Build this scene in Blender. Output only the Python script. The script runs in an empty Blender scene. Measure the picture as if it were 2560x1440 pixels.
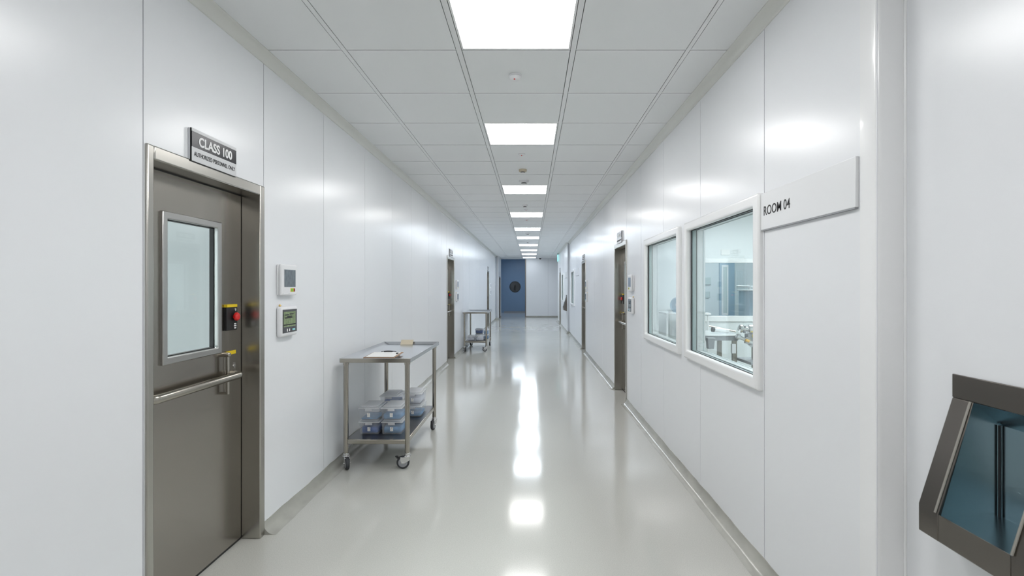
import bpy, bmesh, math, random
from mathutils import Vector, Matrix
random.seed(7)
PI = math.pi
U = 1.12                      # scales whole scene and camera for door height; coordinates below mostly from image pixels
HC, CEIL = 1.318, 2.5556      # eye height, ceiling height
XL, XR = -1.425, 1.075        # left and right corridor wall faces
scene = bpy.context.scene
COL = scene.collection

# ------------------------------------------------------------------ materials
def nd(nt, t, **kw):
    n = nt.nodes.new(t)
    for k, v in kw.items():
        if k.startswith('i_'):
            n.inputs[k[2:].replace('_', ' ')].default_value = v
        else:
            setattr(n, k, v)
    return n

def mat(name, col, rough=.5, metal=0., spec=.5, coat=0., noise=None, bump=None, rvar=None, emit=None):
    """noise=(scale xyz, amount) tints the base colour, bump=(scale xyz, strength, distance), rvar=(scale xyz, amount)"""
    m = bpy.data.materials.new(name); m.use_nodes = True
    nt = m.node_tree; b = nt.nodes['Principled BSDF']
    c4 = (*col, 1)
    b.inputs['Base Color'].default_value = c4
    b.inputs['Roughness'].default_value = rough
    b.inputs['Metallic'].default_value = metal
    b.inputs['Specular IOR Level'].default_value = spec
    b.inputs['Coat Weight'].default_value = coat
    b.inputs['Coat Roughness'].default_value = .06
    if emit:
        b.inputs['Emission Color'].default_value = (*emit[0], 1)
        b.inputs['Emission Strength'].default_value = emit[1]
    def tex(sc, detail=3.):
        tc = nd(nt, 'ShaderNodeTexCoord'); mp = nd(nt, 'ShaderNodeMapping')
        mp.inputs['Scale'].default_value = sc
        nt.links.new(tc.outputs['Object'], mp.inputs['Vector'])
        n = nd(nt, 'ShaderNodeTexNoise'); n.inputs['Scale'].default_value = 1.; n.inputs['Detail'].default_value = detail
        nt.links.new(mp.outputs[0], n.inputs['Vector'])
        return n.outputs['Fac']
    if noise:
        sc, amt = noise
        mr = nd(nt, 'ShaderNodeMapRange')
        mr.inputs['From Min'].default_value = .3; mr.inputs['From Max'].default_value = .7
        mr.inputs['To Min'].default_value = 1 - amt; mr.inputs['To Max'].default_value = 1 + amt
        nt.links.new(tex(sc), mr.inputs['Value'])
        mx = nd(nt, 'ShaderNodeVectorMath', operation='SCALE')
        mx.inputs[0].default_value = col
        nt.links.new(mr.outputs[0], mx.inputs['Scale'])
        nt.links.new(mx.outputs[0], b.inputs['Base Color'])
    if rvar:
        sc, amt = rvar
        mr = nd(nt, 'ShaderNodeMapRange')
        mr.inputs['From Min'].default_value = .3; mr.inputs['From Max'].default_value = .7
        mr.inputs['To Min'].default_value = max(.01, rough - amt); mr.inputs['To Max'].default_value = rough + amt
        nt.links.new(tex(sc), mr.inputs['Value'])
        nt.links.new(mr.outputs[0], b.inputs['Roughness'])
    if bump:
        sc, st, di = bump
        bp = nd(nt, 'ShaderNodeBump'); bp.inputs['Strength'].default_value = st; bp.inputs['Distance'].default_value = di
        nt.links.new(tex(sc, 2.), bp.inputs['Height'])
        nt.links.new(bp.outputs[0], b.inputs['Normal'])
    return m

def glass_mat(name, tint, refl=1.0):
    m = bpy.data.materials.new(name); m.use_nodes = True
    nt = m.node_tree; nt.nodes.clear()
    out = nd(nt, 'ShaderNodeOutputMaterial'); tr = nd(nt, 'ShaderNodeBsdfTransparent'); gl = nd(nt, 'ShaderNodeBsdfGlossy')
    tr.inputs[0].default_value = (*tint, 1); gl.inputs['Roughness'].default_value = .02
    ge = nd(nt, 'ShaderNodeNewGeometry'); dt = nd(nt, 'ShaderNodeVectorMath', operation='DOT_PRODUCT')
    nt.links.new(ge.outputs['Incoming'], dt.inputs[0]); nt.links.new(ge.outputs['Normal'], dt.inputs[1])
    def mth(op, src, val, first=False):         # Schlick reflectance, the same from both sides of the sheet
        n = nd(nt, 'ShaderNodeMath', operation=op); n.inputs[1 if not first else 0].default_value = val
        nt.links.new(src, n.inputs[0 if not first else 1]); return n.outputs[0]
    ab = mth('ABSOLUTE', dt.outputs['Value'], 0)
    pw = mth('POWER', mth('SUBTRACT', ab, 1., True), 5.)
    ml = mth('ADD', mth('MULTIPLY', pw, .96), .04)
    mu = nd(nt, 'ShaderNodeMath', operation='MULTIPLY'); mu.inputs[1].default_value = refl
    nt.links.new(ml, mu.inputs[0])
    mx = nd(nt, 'ShaderNodeMixShader')
    nt.links.new(mu.outputs[0], mx.inputs[0]); nt.links.new(tr.outputs[0], mx.inputs[1]); nt.links.new(gl.outputs[0], mx.inputs[2])
    nt.links.new(mx.outputs[0], out.inputs[0])
    return m

def plastic_mat(name, col, op):
    """thin clear polypropylene: mostly see-through, with a little milky scatter and gloss"""
    m = bpy.data.materials.new(name); m.use_nodes = True
    nt = m.node_tree; b = nt.nodes['Principled BSDF']
    b.inputs['Base Color'].default_value = (*col, 1); b.inputs['Roughness'].default_value = .2
    tl = nd(nt, 'ShaderNodeBsdfTranslucent'); tl.inputs[0].default_value = (*col, 1)
    m2 = nd(nt, 'ShaderNodeMixShader'); m2.inputs[0].default_value = .5
    nt.links.new(b.outputs[0], m2.inputs[1]); nt.links.new(tl.outputs[0], m2.inputs[2])
    tr = nd(nt, 'ShaderNodeBsdfTransparent'); tr.inputs[0].default_value = (.985, .99, 1, 1)
    mx = nd(nt, 'ShaderNodeMixShader'); mx.inputs[0].default_value = op
    nt.links.new(tr.outputs[0], mx.inputs[1]); nt.links.new(m2.outputs[0], mx.inputs[2])
    nt.links.new(mx.outputs[0], nt.nodes['Material Output'].inputs[0])
    return m

def emit_mat(name, col, st):
    m = bpy.data.materials.new(name); m.use_nodes = True
    nt = m.node_tree; nt.nodes.clear()
    out = nd(nt, 'ShaderNodeOutputMaterial'); e = nd(nt, 'ShaderNodeEmission')
    e.inputs[0].default_value = (*col, 1); e.inputs[1].default_value = st
    nt.links.new(e.outputs[0], out.inputs[0])
    return m

LIGHT = 15.2
M = dict(
    wall=mat('white_wall_panel', (.86, .875, .90), .25, spec=.48, bump=((.9, .9, .5), .015, .02)),
    seam=mat('grey_panel_sealant', (.50, .51, .53), .5),
    ceil=mat('ceiling_tile', (.86, .875, .885), .45, spec=.3),
    tee=mat('ceiling_tee', (.84, .85, .86), .35),
    gap=mat('ceiling_gap', (.16, .16, .16), .7),
    cove=mat('cornice_enamel', (.74, .745, .71), .3, noise=((6, .6, 6), .03)),
    floor=mat('grey_epoxy_floor', (.53, .525, .49), .112, spec=.5, noise=((170, 170, 170), .07), bump=((3.0, 4.0, 3), .05, .002), rvar=((3, 1.4, 3), .02)),
    skirt=mat('epoxy_cove', (.43, .425, .385), .2, spec=.5, noise=((9, 5, 9), .10), bump=((14, 8, 14), .25, .004)),
    steel=mat('brushed_steel', (.385, .36, .325), .25, 1.),
    steel_h=mat('brushed_steel_tray', (.50, .515, .54), .22, 1.),
    tube=mat('polished_steel_tube', (.41, .385, .34), .2, 1.),
    sheet=mat('pale_steel_sheet', (.50, .495, .48), .3, 1.),
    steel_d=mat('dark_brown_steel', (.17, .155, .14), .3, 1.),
    shelf=mat('dark_shelf_steel', (.19, .19, .198), .3, 1.),
    casing=mat('lightened_casing_steel', (.47, .455, .42), .27, 1.),
    signface=mat('satin_silver_face', (.62, .63, .645), .35),
    chrome=mat('chrome', (.72, .72, .72), .18, 1.),
    alu=mat('satin_aluminium', (.72, .73, .75), .3, 1.),
    basin=mat('blue_grey_steel', (.50, .60, .64), .22, 1.),
    white=mat('white_plastic', (.84, .845, .86), .3, coat=.2),
    frame=mat('white_window_enamel', (.92, .925, .93), .25, coat=.3),
    black=mat('black_rubber', (.012, .012, .013), .45),
    blackg=mat('black_acrylic', (.012, .014, .02), .08, coat=.5),
    tyre=mat('dark_tyre', (.035, .037, .042), .5),
    hub=mat('grey_hub', (.33, .34, .36), .45),
    red=mat('red_plastic', (.72, .012, .012), .3, coat=.4),
    dkred=mat('dark_red_plastic', (.35, .02, .02), .4),
    yellow=mat('yellow_sticker', (.85, .62, .02), .45),
    amber=mat('amber_lamp', (.85, .5, .1), .3),
    green=mat('green_button', (.25, .55, .05), .4),
    lcd=mat('green_lcd', (.20, .27, .13), .25, noise=((90, 90, 40), .25)),
    lcdg=mat('grey_screen', (.13, .165, .19), .15, noise=((60, 60, 30), .2)),
    lcdb=mat('blue_screen', (.17, .23, .33), .15),
    ink=mat('black_ink', (.015, .015, .018), .6),
    inkw=mat('white_ink', (.88, .88, .88), .5),
    cyan=mat('cyan_key', (.35, .75, .8), .4),
    paper=mat('white_paper', (.86, .86, .85), .7),
    board=mat('brown_hardboard', (.30, .17, .09), .5, noise=((50, 50, 50), .15)),
    card=mat('beige_card', (.62, .55, .42), .7),
    brass=mat('brass', (.7, .5, .2), .3, 1.),
    plas=plastic_mat('clear_plastic', (.95, .965, .98), .17),
    plaslid=plastic_mat('frosted_plastic', (.97, .975, .98), .58),
    pouch=mat('blue_pouch', (.02, .095, .34), .35, noise=((20, 20, 20), .3)),
    pouchl=mat('light_blue_pouch', (.11, .27, .47), .4, noise=((20, 20, 20), .3)),
    gauze=mat('pale_pack', (.66, .68, .74), .6, noise=((15, 15, 15), .12)),
    glass=glass_mat('teal_glass', (.965, .984, .984), .7),
    glassd=glass_mat('grey_teal_glass', (.96, .985, .985), .6),
    glassb=glass_mat('blue_glass', (.94, .97, .98), .35),
    band=mat('black_sign_band', (.012, .014, .02), .24, spec=.2),
    plate=mat('white_sign_plate', (.86, .87, .885), .22, spec=.55),
    glassk=mat('dark_porthole_glass', (.02, .028, .035), .06, coat=.5),
    jamb=mat('teal_grey_jamb', (.50, .60, .61), .3),
    blue=mat('slate_blue_wall', (.235, .345, .485), .4, noise=((1, 1, .6), .05)),
    bluedoor=mat('blue_door', (.36, .50, .62), .4),
    bluecab=mat('pale_blue_cabinet', (.42, .56, .68), .35),
    room=mat('white_room_wall', (.80, .83, .84), .35),
    roomb=mat('pale_blue_room_wall', (.70, .76, .79), .35),
    lamp=emit_mat('lamp_diffuser', (1, .995, .985), LIGHT),
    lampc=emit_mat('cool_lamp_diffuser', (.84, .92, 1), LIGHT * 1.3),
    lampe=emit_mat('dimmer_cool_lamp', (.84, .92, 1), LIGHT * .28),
    lampr=emit_mat('room_lamp', (.93, .99, 1), LIGHT * 1.9),
    lampfill=emit_mat('recess_fill_lamp', (.8, .9, 1), LIGHT * 1.7),
    exitp=emit_mat('exit_panel', (.40, .92, .95), 1.3),
    sticker=mat('printed_sticker', (.8, .79, .77), .5, noise=((220, 220, 220), .65)),
)

# ------------------------------------------------------------------ mesh helper
class MB:
    def __init__(s): s.v = []; s.f = []; s.mi = []; s.m = 0
    def add(s, vs, fs):
        o = len(s.v); s.v += [Vector(v) for v in vs]
        for f in fs: s.f.append([o + i for i in f]); s.mi.append(s.m)
    def box(s, x0, x1, y0, y1, z0, z1):
        s.add([(x, y, z) for x in (x0, x1) for y in (y0, y1) for z in (z0, z1)],
              [(0, 1, 3, 2), (4, 6, 7, 5), (0, 4, 5, 1), (2, 3, 7, 6), (0, 2, 6, 4), (1, 5, 7, 3)])
        return s
    def obox(s, c, ax, ay, az):
        c, ax, ay, az = map(Vector, (c, ax, ay, az))
        s.add([c + i * ax + j * ay + k * az for i in (-1, 1) for j in (-1, 1) for k in (-1, 1)],
              [(0, 1, 3, 2), (4, 6, 7, 5), (0, 4, 5, 1), (2, 3, 7, 6), (0, 2, 6, 4), (1, 5, 7, 3)])
        return s
    def lathe(s, p, axis, prof, n=28):
        """prof: list of (radius, distance along axis) from p"""
        p = Vector(p); a = Vector(axis).normalized()
        u = a.orthogonal().normalized(); w = a.cross(u)
        vs = []; fs = []
        for r, d in prof:
            for i in range(n):
                t = 2 * PI * i / n
                vs.append(p + a * d + (u * math.cos(t) + w * math.sin(t)) * r)
        k = len(prof)
        for j in range(k - 1):
            for i in range(n):
                i2 = (i + 1) % n
                fs.append((j * n + i, j * n + i2, (j + 1) * n + i2, (j + 1) * n + i))
        fs.append(tuple(range(n))); fs.append(tuple((k - 1) * n + i for i in range(n)))
        s.add(vs, fs); return s
    def cyl(s, p0, p1, r0, r1=None, n=24):
        p0, p1 = Vector(p0), Vector(p1); d = (p1 - p0).length
        return s.lathe(p0, p1 - p0, [(r0, 0), (r0 if r1 is None else r1, d)], n)
    def tube(s, pts, r, n=16):
        pts = [Vector(p) for p in pts]; k = len(pts)
        t0 = (pts[1] - pts[0]).normalized(); u = t0.orthogonal().normalized()
        vs = []
        for i, p in enumerate(pts):
            t = (pts[min(i + 1, k - 1)] - pts[max(i - 1, 0)]).normalized()
            u = (u - t * u.dot(t)).normalized(); w = t.cross(u)
            for j in range(n):
                a = 2 * PI * j / n
                vs.append(p + (u * math.cos(a) + w * math.sin(a)) * r)
        fs = [(i * n + j, i * n + (j + 1) % n, (i + 1) * n + (j + 1) % n, (i + 1) * n + j) for i in range(k - 1) for j in range(n)]
        fs += [tuple(range(n)), tuple((k - 1) * n + j for j in range(n))]
        s.add(vs, fs); return s
    def prism(s, poly, vec):
        vec = Vector(vec); n = len(poly); ps = [Vector(p) for p in poly]
        s.add(ps + [p + vec for p in ps], [tuple(range(n)), tuple(n + i for i in range(n))] + [(i, (i + 1) % n, n + (i + 1) % n, n + i) for i in range(n)])
        return s
    def face(s, *ps): s.add(ps, [tuple(range(len(ps)))]); return s
    def build(s, name, m, root=None, bevel=0, seg=2, smooth=35, recalc=True, origin=None):
        mats = m if isinstance(m, (list, tuple)) else [m]
        if root is not None: o0 = Vector(root['_o'])
        elif origin is not None: o0 = Vector(origin)
        else:
            xs = [v.x for v in s.v]; ys = [v.y for v in s.v]; zs = [v.z for v in s.v]
            o0 = Vector(((min(xs) + max(xs)) / 2, (min(ys) + max(ys)) / 2, min(zs)))
        me = bpy.data.meshes.new(name)
        me.from_pydata([(v - o0) * U for v in s.v], [], s.f)
        for k in mats: me.materials.append(k)
        for p, i in zip(me.polygons, s.mi): p.material_index = i
        if recalc:
            bm = bmesh.new(); bm.from_mesh(me); bmesh.ops.recalc_face_normals(bm, faces=bm.faces[:]); bm.to_mesh(me); bm.free()
        if smooth:
            for p in me.polygons: p.use_smooth = True
            me.set_sharp_from_angle(angle=math.radians(smooth))
        ob = bpy.data.objects.new(name, me); COL.objects.link(ob)
        if root is not None: ob.parent = root['_e'] if isinstance(root, dict) else root
        else: ob.location = o0 * U
        if bevel:
            b = ob.modifiers.new('edge', 'BEVEL'); b.width = bevel * U; b.segments = seg; b.limit_method = 'ANGLE'; b.angle_limit = math.radians(40)
        return ob

def arc(c, r, a0, a1, n, plane='xy', fixed=0.):
    out = []
    for i in range(n + 1):
        a = a0 + (a1 - a0) * i / n
        p, q = c[0] + r * math.cos(a), c[1] + r * math.sin(a)
        out.append({'xy': (p, q, fixed), 'xz': (p, fixed, q), 'yz': (fixed, p, q)}[plane])
    return out

def tag(o, label=None, cat=None, group=None, kind=None):
    if label: o['label'] = label
    if cat: o['category'] = cat
    if group: o['group'] = group
    if kind: o['kind'] = kind
    return o

def thing(name, loc, label, cat, group=None, kind=None):
    e = bpy.data.objects.new(name, None); COL.objects.link(e)
    e.location = Vector(loc) * U; e.empty_display_size = .1
    tag(e, label, cat, group, kind)
    return {'_o': loc, '_e': e}

def sub(child, root):       # origin of a part's pieces stays the thing's own origin
    return {'_o': root['_o'], '_e': child}

def dup(root, loc, rz=0., label=None, group=None):
    src = root['_e']; r = src.copy(); COL.objects.link(r)
    r.location = Vector(loc) * U; r.rotation_euler = (0, 0, rz)
    if label: r['label'] = label
    if group: r['group'] = group
    for ch in list(src.children):
        c = ch.copy(); COL.objects.link(c); c.parent = r
        for g in ch.children:
            d = g.copy(); COL.objects.link(d); d.parent = c
    return r

def text(string, name, root, m, left, base, width, cap, right, normal, bold=.0, depth=.0006):
    """lettering: 'left' is the world point where the line starts, 'right' the reading direction"""
    cu = bpy.data.curves.new(name, 'FONT'); cu.body = string; cu.size = 1.; cu.offset = bold; cu.resolution_u = 4
    tmp = bpy.data.objects.new(name, cu); COL.objects.link(tmp)
    bpy.context.view_layer.update()
    dg = bpy.context.evaluated_depsgraph_get()
    me = bpy.data.meshes.new_from_object(tmp.evaluated_get(dg))
    bpy.data.objects.remove(tmp); bpy.data.curves.remove(cu)
    xs = [v.co.x for v in me.vertices]; ys = [v.co.y for v in me.vertices]
    x0, x1, y0, y1 = min(xs), max(xs), min(ys), max(ys)
    R = Vector(right); N = Vector(normal); P = Vector(left); o0 = Vector(root['_o'])
    # one mesh per word: letters closer than a word space belong together
    bm = bmesh.new(); bm.from_mesh(me); bpy.data.meshes.remove(me)
    seen = set(); isl = []
    for v in bm.verts:
        if v in seen: continue
        st = [v]; seen.add(v); vs = []
        while st:
            q = st.pop(); vs.append(q)
            for e in q.link_edges:
                w = e.other_vert(q)
                if w not in seen: seen.add(w); st.append(w)
        isl.append((min(q.co.x for q in vs), max(q.co.x for q in vs), vs))
    isl.sort(key=lambda t: t[0])
    words = []
    for a, b, vs in isl:
        if words and a - words[-1][0] < .17: words[-1][0] = max(words[-1][0], b); words[-1][1].extend(vs)
        else: words.append([b, list(vs)])
    for _, vs in words:
        keep = set(vs); idx = {}; co = []; fs = []
        for v in vs:
            idx[v] = len(co)
            u = (v.co.x - x0) / (x1 - x0) * width; w = (v.co.y - y0) / (y1 - y0) * cap
            co.append((P + R * u + Vector((0, 0, base - P.z + w)) + N * .0004 - o0) * U)
        for f in bm.faces:
            if f.verts[0] in keep: fs.append([idx[v] for v in f.verts])
        m2 = bpy.data.meshes.new(name); m2.from_pydata([tuple(c) for c in co], [], fs)
        b2 = bmesh.new(); b2.from_mesh(m2)
        g = bmesh.ops.extrude_face_region(b2, geom=b2.faces[:])
        for e in g['geom']:
            if isinstance(e, bmesh.types.BMVert): e.co += N * depth * U
        bmesh.ops.recalc_face_normals(b2, faces=b2.faces[:]); b2.to_mesh(m2); b2.free()
        m2.materials.append(m)
        ob = bpy.data.objects.new(name, m2); COL.objects.link(ob); ob.parent = root['_e']
    bm.free()

def spans(lo, hi, cuts):
    out = [(lo, hi)]
    for a, b in cuts:
        nxt = []
        for p, q in out:
            if b <= p or a >= q: nxt.append((p, q)); continue
            if a > p: nxt.append((p, a))
            if b < q: nxt.append((b, q))
        out = nxt
    return out

def panelled(mb, face, sgn, thick, y0, y1, seams, z1, holes, gap=.006, skin=.005):
    """wall on a plane of constant X: a thin skin of panels with open joints over a slab; sgn = +1 if the slab lies towards +X"""
    cs = [y0] + [s for s in sorted(seams) if y0 < s < y1] + [y1]
    def col(xa, xb, a, b):
        ed = sorted({a, b} | {h[k] for h in holes for k in (0, 1) if a < h[k] < b})
        for p, q in zip(ed, ed[1:]):
            mid = (p + q) / 2
            for za, zb in spans(0, z1, [(h[2], h[3]) for h in holes if h[0] < mid < h[1]]):
                mb.box(min(xa, xb), max(xa, xb), p, q, za, zb)
    mb.m = 0
    for i, (a, b) in enumerate(zip(cs, cs[1:])):
        ga = gap / 2 if i else 0; gb = gap / 2 if i < len(cs) - 2 else 0
        col(face, face + sgn * skin, a + ga, b - gb)
    mb.m = 1
    col(face + sgn * skin, face + sgn * thick, y0, y1)
    mb.m = 0

def leafslab(mb, xa, xb, y0, y1, z0, z1, hole):
    a, b, c, d = hole
    x0, x1 = min(xa, xb), max(xa, xb)
    mb.box(x0, x1, y0, a, z0, z1); mb.box(x0, x1, b, y1, z0, z1)
    mb.box(x0, x1, a, b, z0, c); mb.box(x0, x1, a, b, d, z1)

def ring(mb, x0, x1, y0, y1, z0, z1, wy, wz):
    """rectangular picture-frame ring on an X plane, mitred"""
    for xa in (x0,):
        o = [(y0, z0), (y1, z0), (y1, z1), (y0, z1)]
        i = [(y0 + wy, z0 + wz), (y1 - wy, z0 + wz), (y1 - wy, z1 - wz), (y0 + wy, z1 - wz)]
        vs = [(x, *p) for x in (x0, x1) for p in o] + [(x, *p) for x in (x0, x1) for p in i]
        fs = []
        for k in range(4):
            l = (k + 1) % 4
            fs += [(k, l, 4 + l, 4 + k), (8 + k, 12 + k, 12 + l, 8 + l), (k, 8 + k, 8 + l, l), (4 + k, 4 + l, 12 + l, 12 + k)]
        mb.add(vs, fs)
    return mb

# ------------------------------------------------------------------ the shell
YE, YN, YB = 22.6, -3.2, 26.7            # end wall, wall behind the camera, blue wall
DOORS_L = [(1.910, 2.754), (8.746, 9.562), (16.65, 17.44)]
DOORS_R = [(5.825, 6.661), (10.236, 10.962)]
DOOR_RC = (17.80, 18.60)
WINS = [(2.400, 3.570), (3.702, 4.851), (12.70, 13.852)]
XC, XD, XA, XLB = 1.020, 1.195, 1.160, -1.320
DH = 1.85
dh = lambda d: (d[0] + .02, d[1] - .02, -1, DH - .02)
wh = lambda w: (w[0] + .03, w[1] - .03, .86, 1.725)

w = MB()
panelled(w, XL, -1, .09, YN, 20.8, [-.6, .25, 1.07, 1.902, 2.758, 3.556, 4.436, 5.303, 6.151, 7.18, 8.202, 8.705, 9.646, 10.792, 11.89, 13.314, 14.3, 15.276, 16.6, 17.5, 18.6, 19.7], CEIL, [dh(d) for d in DOORS_L])
panelled(w, XLB, -1, .09, 20.8, YE + .1, [], CEIL, [(21.25, 22.05, -1, 1.74)])
tag(w.build('wall_left', [M['wall'], M['seam']], smooth=0), 'white panelled left corridor wall with steel doors', 'wall', kind='structure')

SNK = 13.70                               # second basin stands this much further down the corridor
w = MB()
panelled(w, XA, 1, .09, YN, 1.616, [-.6, .3], CEIL, [(1.135, 1.366, .69, 1.05)])
panelled(w, XR, 1, .09, 1.611, 14.55, [2.388, 3.291, 4.206, 5.07, 5.827, 6.696, 7.786, 8.845, 10.1, 11.182, 12.497, 13.9], CEIL, [dh(d) for d in DOORS_R] + [wh(v) for v in WINS])
panelled(w, XC, 1, .09, 14.55, 19.75, [15.45, 16.0, 17.3, 18.75], CEIL, [dh(DOOR_RC), wh((16.1, 17.2)), (14.835, 15.066, .69, 1.05)])
panelled(w, XD, 1, .09, 19.75, YE + .1, [], CEIL, [])
tag(w.build('wall_right', [M['wall'], M['seam']], smooth=0), 'white panelled right corridor wall with viewing windows', 'wall', kind='structure')
# rounded corner posts where the right wall steps back beside the camera
w = MB(); w.prism([(XR + .02, 1.612, 0), (XR - .002, 1.690, 0), (XR - .003, 1.640, 0)] + arc((XR + .014, 1.622), .016, PI, 1.5 * PI, 6) + [(XA, 1.606, 0), (XA, 1.612, 0)], (0, 0, CEIL))
tag(w.build('trim_corner', M['frame'], smooth=40), 'white rounded corner trim where the right wall steps back', 'trim', kind='structure')
w = MB(); w.cyl((XA - .002, 1.603, 0), (XA - .002, 1.603, CEIL), .005, n=12)
tag(w.build('trim_bead', M['frame']), 'thin white sealant bead in the near right wall corner', 'trim', kind='structure')

w = MB(); w.box(-.225, XD + .09, YE, YE + .1, 0, CEIL); w.box(XLB - .02, -.225, YE, YE + .1, 2.525, CEIL)
w.m = 1; w.box(.735, .741, YE - .0015, YE, 0, CEIL); w.m = 0
tag(w.build('wall_end', [M['wall'], M['seam']], smooth=0), 'white wall closing the far end of the corridor', 'wall', kind='structure')
w = MB(); w.box(-1.6, .9, YB, YB + .1, 0, 2.9)
tag(w.build('wall_blue', M['blue'], smooth=0), 'slate blue wall in the dim recess at the far end', 'wall', kind='structure')
w = MB(); w.box(-1.7, -1.6, YE + .1, YB, 0, 2.9); w.box(.8, .9, YE + .1, YB, 0, 2.9)
tag(w.build('wall_recess', M['blue'], smooth=0), 'blue side walls of the dim recess at the far end', 'wall', kind='structure')
w = MB(); w.box(-1.7, .9, YE + .1, YB + .1, 2.80, 2.85)
tag(w.build('ceiling_recess', M['ceil'], smooth=0), 'plain ceiling of the blue recess', 'ceiling', kind='structure')
w = MB(); w.box(-.268, -.222, YE - .012, YE + .11, 0, 2.525)
tag(w.build('trim_jamb', M['steel_d'], bevel=.004), 'steel jamb beside the blue recess at the far end', 'trim', kind='structure')
w = MB(); w.box(-1.4, .8, YB - .03, YB, 0, .07)
tag(w.build('baseboard_blue', M['hub']), 'dark baseboard along the blue wall', 'baseboard', kind='structure')
w = MB(); w.box(XL - .1, XA + .1, YN - .1, YN, 0, CEIL)
tag(w.build('wall_behind', M['wall'], smooth=0), 'white wall closing the corridor behind the viewer', 'wall', kind='structure')
w = MB(); w.box(-4.6, 6.2, YN - .1, YB + .1, -.08, 0)
tag(w.build('floor', M['floor'], smooth=0, origin=(0, 0, 0)), 'glossy grey epoxy floor', 'floor', kind='structure')

# ceiling: rows follow the lamps
LAMPS = [(-2.1, -1.5), (.302, .902), (2.105, 2.705), (3.912, 4.515), (6.305, 6.908), (8.61, 9.21), (10.84, 11.44), (12.80, 13.41), (15.10, 15.74), (17.24, 17.86), (19.32, 20.1), (21.55, 22.3)]
ys = [YN]
for i, (a, b) in enumerate(LAMPS):
    prev = ys[-1]; n = max(1, round((a - prev) / .6))
    ys += [prev + (a - prev) * k / n for k in range(1, n + 1)] + [b]
ys.append(YE)
xs = [XL, -.978, -.378, .2195, .82, 1.2]
TEE = {-.978: .011, -.378: .013, .2195: .013, .82: .010}
cl = MB()
lampset = {round(a, 3) for a, b in LAMPS}
G = .0038
for xa, xb in zip(xs, xs[1:]):
    for ya, yb in zip(ys, ys[1:]):
        if xa == -.378 and round(ya, 3) in lampset: continue
        l = TEE.get(xa, 0) + (G if xa in TEE else 0); r = TEE.get(xb, 0) + (G if xb in TEE else 0)
        cl.box(xa + l, xb - r, ya + .005 + G, yb - .005 - G, CEIL, CEIL + .012)
    for y in ys[1:-1]:
        cl.box(xa + TEE.get(xa, 0) + .001, xb - TEE.get(xb, 0) - .001, y - .005, y + .005, CEIL + .002, CEIL + .012)
cl.m = 1
for x, h in TEE.items(): cl.box(x - h, x + h, YN, YE, CEIL - .001, CEIL + .012)
cl.m = 2; cl.box(XL - .1, 1.3, YN, YE, CEIL + .012, CEIL + .05)
tag(cl.build('ceiling', [M['ceil'], M['tee'], M['gap']], smooth=0, origin=(0, 0, CEIL)), 'grey ceiling of square tiles in a flat grid', 'ceiling', kind='structure')

def cornice(mb, X, sgn, y0, y1, r=.045):
    """concave cove between wall (face X, room on the sgn side) and ceiling"""
    c = (X + sgn * r, CEIL - r)
    a0, a1 = (PI, PI / 2) if sgn > 0 else (0, PI / 2)
    pts = [(X, y0, CEIL)] + [(X, y0, CEIL - r - .005), (X + sgn * .004, y0, CEIL - r - .005)] + [(p[0] + sgn * .003, y0, p[2] - .003) for p in arc(c, r - .003, a0, a1, 8, 'xz')] + [(X + sgn * (r + .006), y0, CEIL - .004), (X + sgn * (r + .006), y0, CEIL)]
    mb.prism(pts, (0, y1 - y0, 0))
t = MB(); cornice(t, XL, 1, YN, 20.8); cornice(t, XLB, 1, 20.8, YE)
tag(t.build('trim_left', M['cove']), 'pale cove trim where left wall meets ceiling', 'trim', kind='structure')
t = MB(); cornice(t, XR, -1, 1.65, 14.55); cornice(t, XC, -1, 14.55, 19.75); cornice(t, XD, -1, 19.75, YE)
tag(t.build('trim_right', M['cove']), 'pale cove trim where right wall meets ceiling', 'trim', kind='structure')

def skirting(mb, X, sgn, y0, y1, R=.058):
    n = max(2, int((y1 - y0) / .07)); prof = 7; vs = []; fs = []
    for i in range(n + 1):
        y = y0 + (y1 - y0) * i / n
        r = R + random.uniform(-.0025, .0025) + .002 * math.sin(y * 9)
        row = [(X, y, 0), (X, y, r + .006), (X + sgn * .003, y, r + .006)]
        row += [(X + sgn * (r - (r - .003) * math.cos(a)), y, r - (r - .001) * math.sin(a)) for a in [PI / 2 * k / prof for k in range(prof + 1)]]
        row += [(X + sgn * (r + .01), y, 0.0004)]
        vs += row
    k = len(row)
    for i in range(n):
        for j in range(k - 1): fs.append((i * k + j, i * k + j + 1, (i + 1) * k + j + 1, (i + 1) * k + j))
    fs += [tuple(range(k)), tuple(n * k + j for j in range(k))]
    mb.add(vs, fs)
t = MB()
for a, b in spans(YN, 20.8, DOORS_L): skirting(t, XL, 1, a, b)
skirting(t, XLB, 1, 20.8, 21.25); skirting(t, XLB, 1, 22.05, YE)
tag(t.build('baseboard_left', M['skirt'], smooth=50), 'grey epoxy cove along the foot of the left wall', 'baseboard', kind='structure')
t = MB(); skirting(t, XA, -1, YN, 1.61)
for a, b in spans(1.62, 14.55, DOORS_R): skirting(t, XR, -1, a, b)
for a, b in spans(14.55, 19.75, [DOOR_RC]): skirting(t, XC, -1, a, b)
tag(t.build('baseboard_right', M['skirt'], smooth=50), 'grey epoxy cove along the foot of the right wall', 'baseboard', kind='structure')
for nm, q, lab in (('baseboard_end', (-.22, XD, YE - .03, YE, 0, .05), 'grey baseboard along the white end wall'),
                   ('baseboard_corner_right', (XC - .02, XC + .04, 14.49, 14.55, 0, .07), 'grey cove block at the foot of the right wall step'),
                   ('baseboard_corner_left', (XL, XLB + .012, 20.74, 20.8, 0, .075), 'grey cove block at the foot of the left wall step')):
    tag(MB().box(*q).build(nm, M['skirt'], bevel=.01), lab, 'baseboard', kind='structure')

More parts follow.
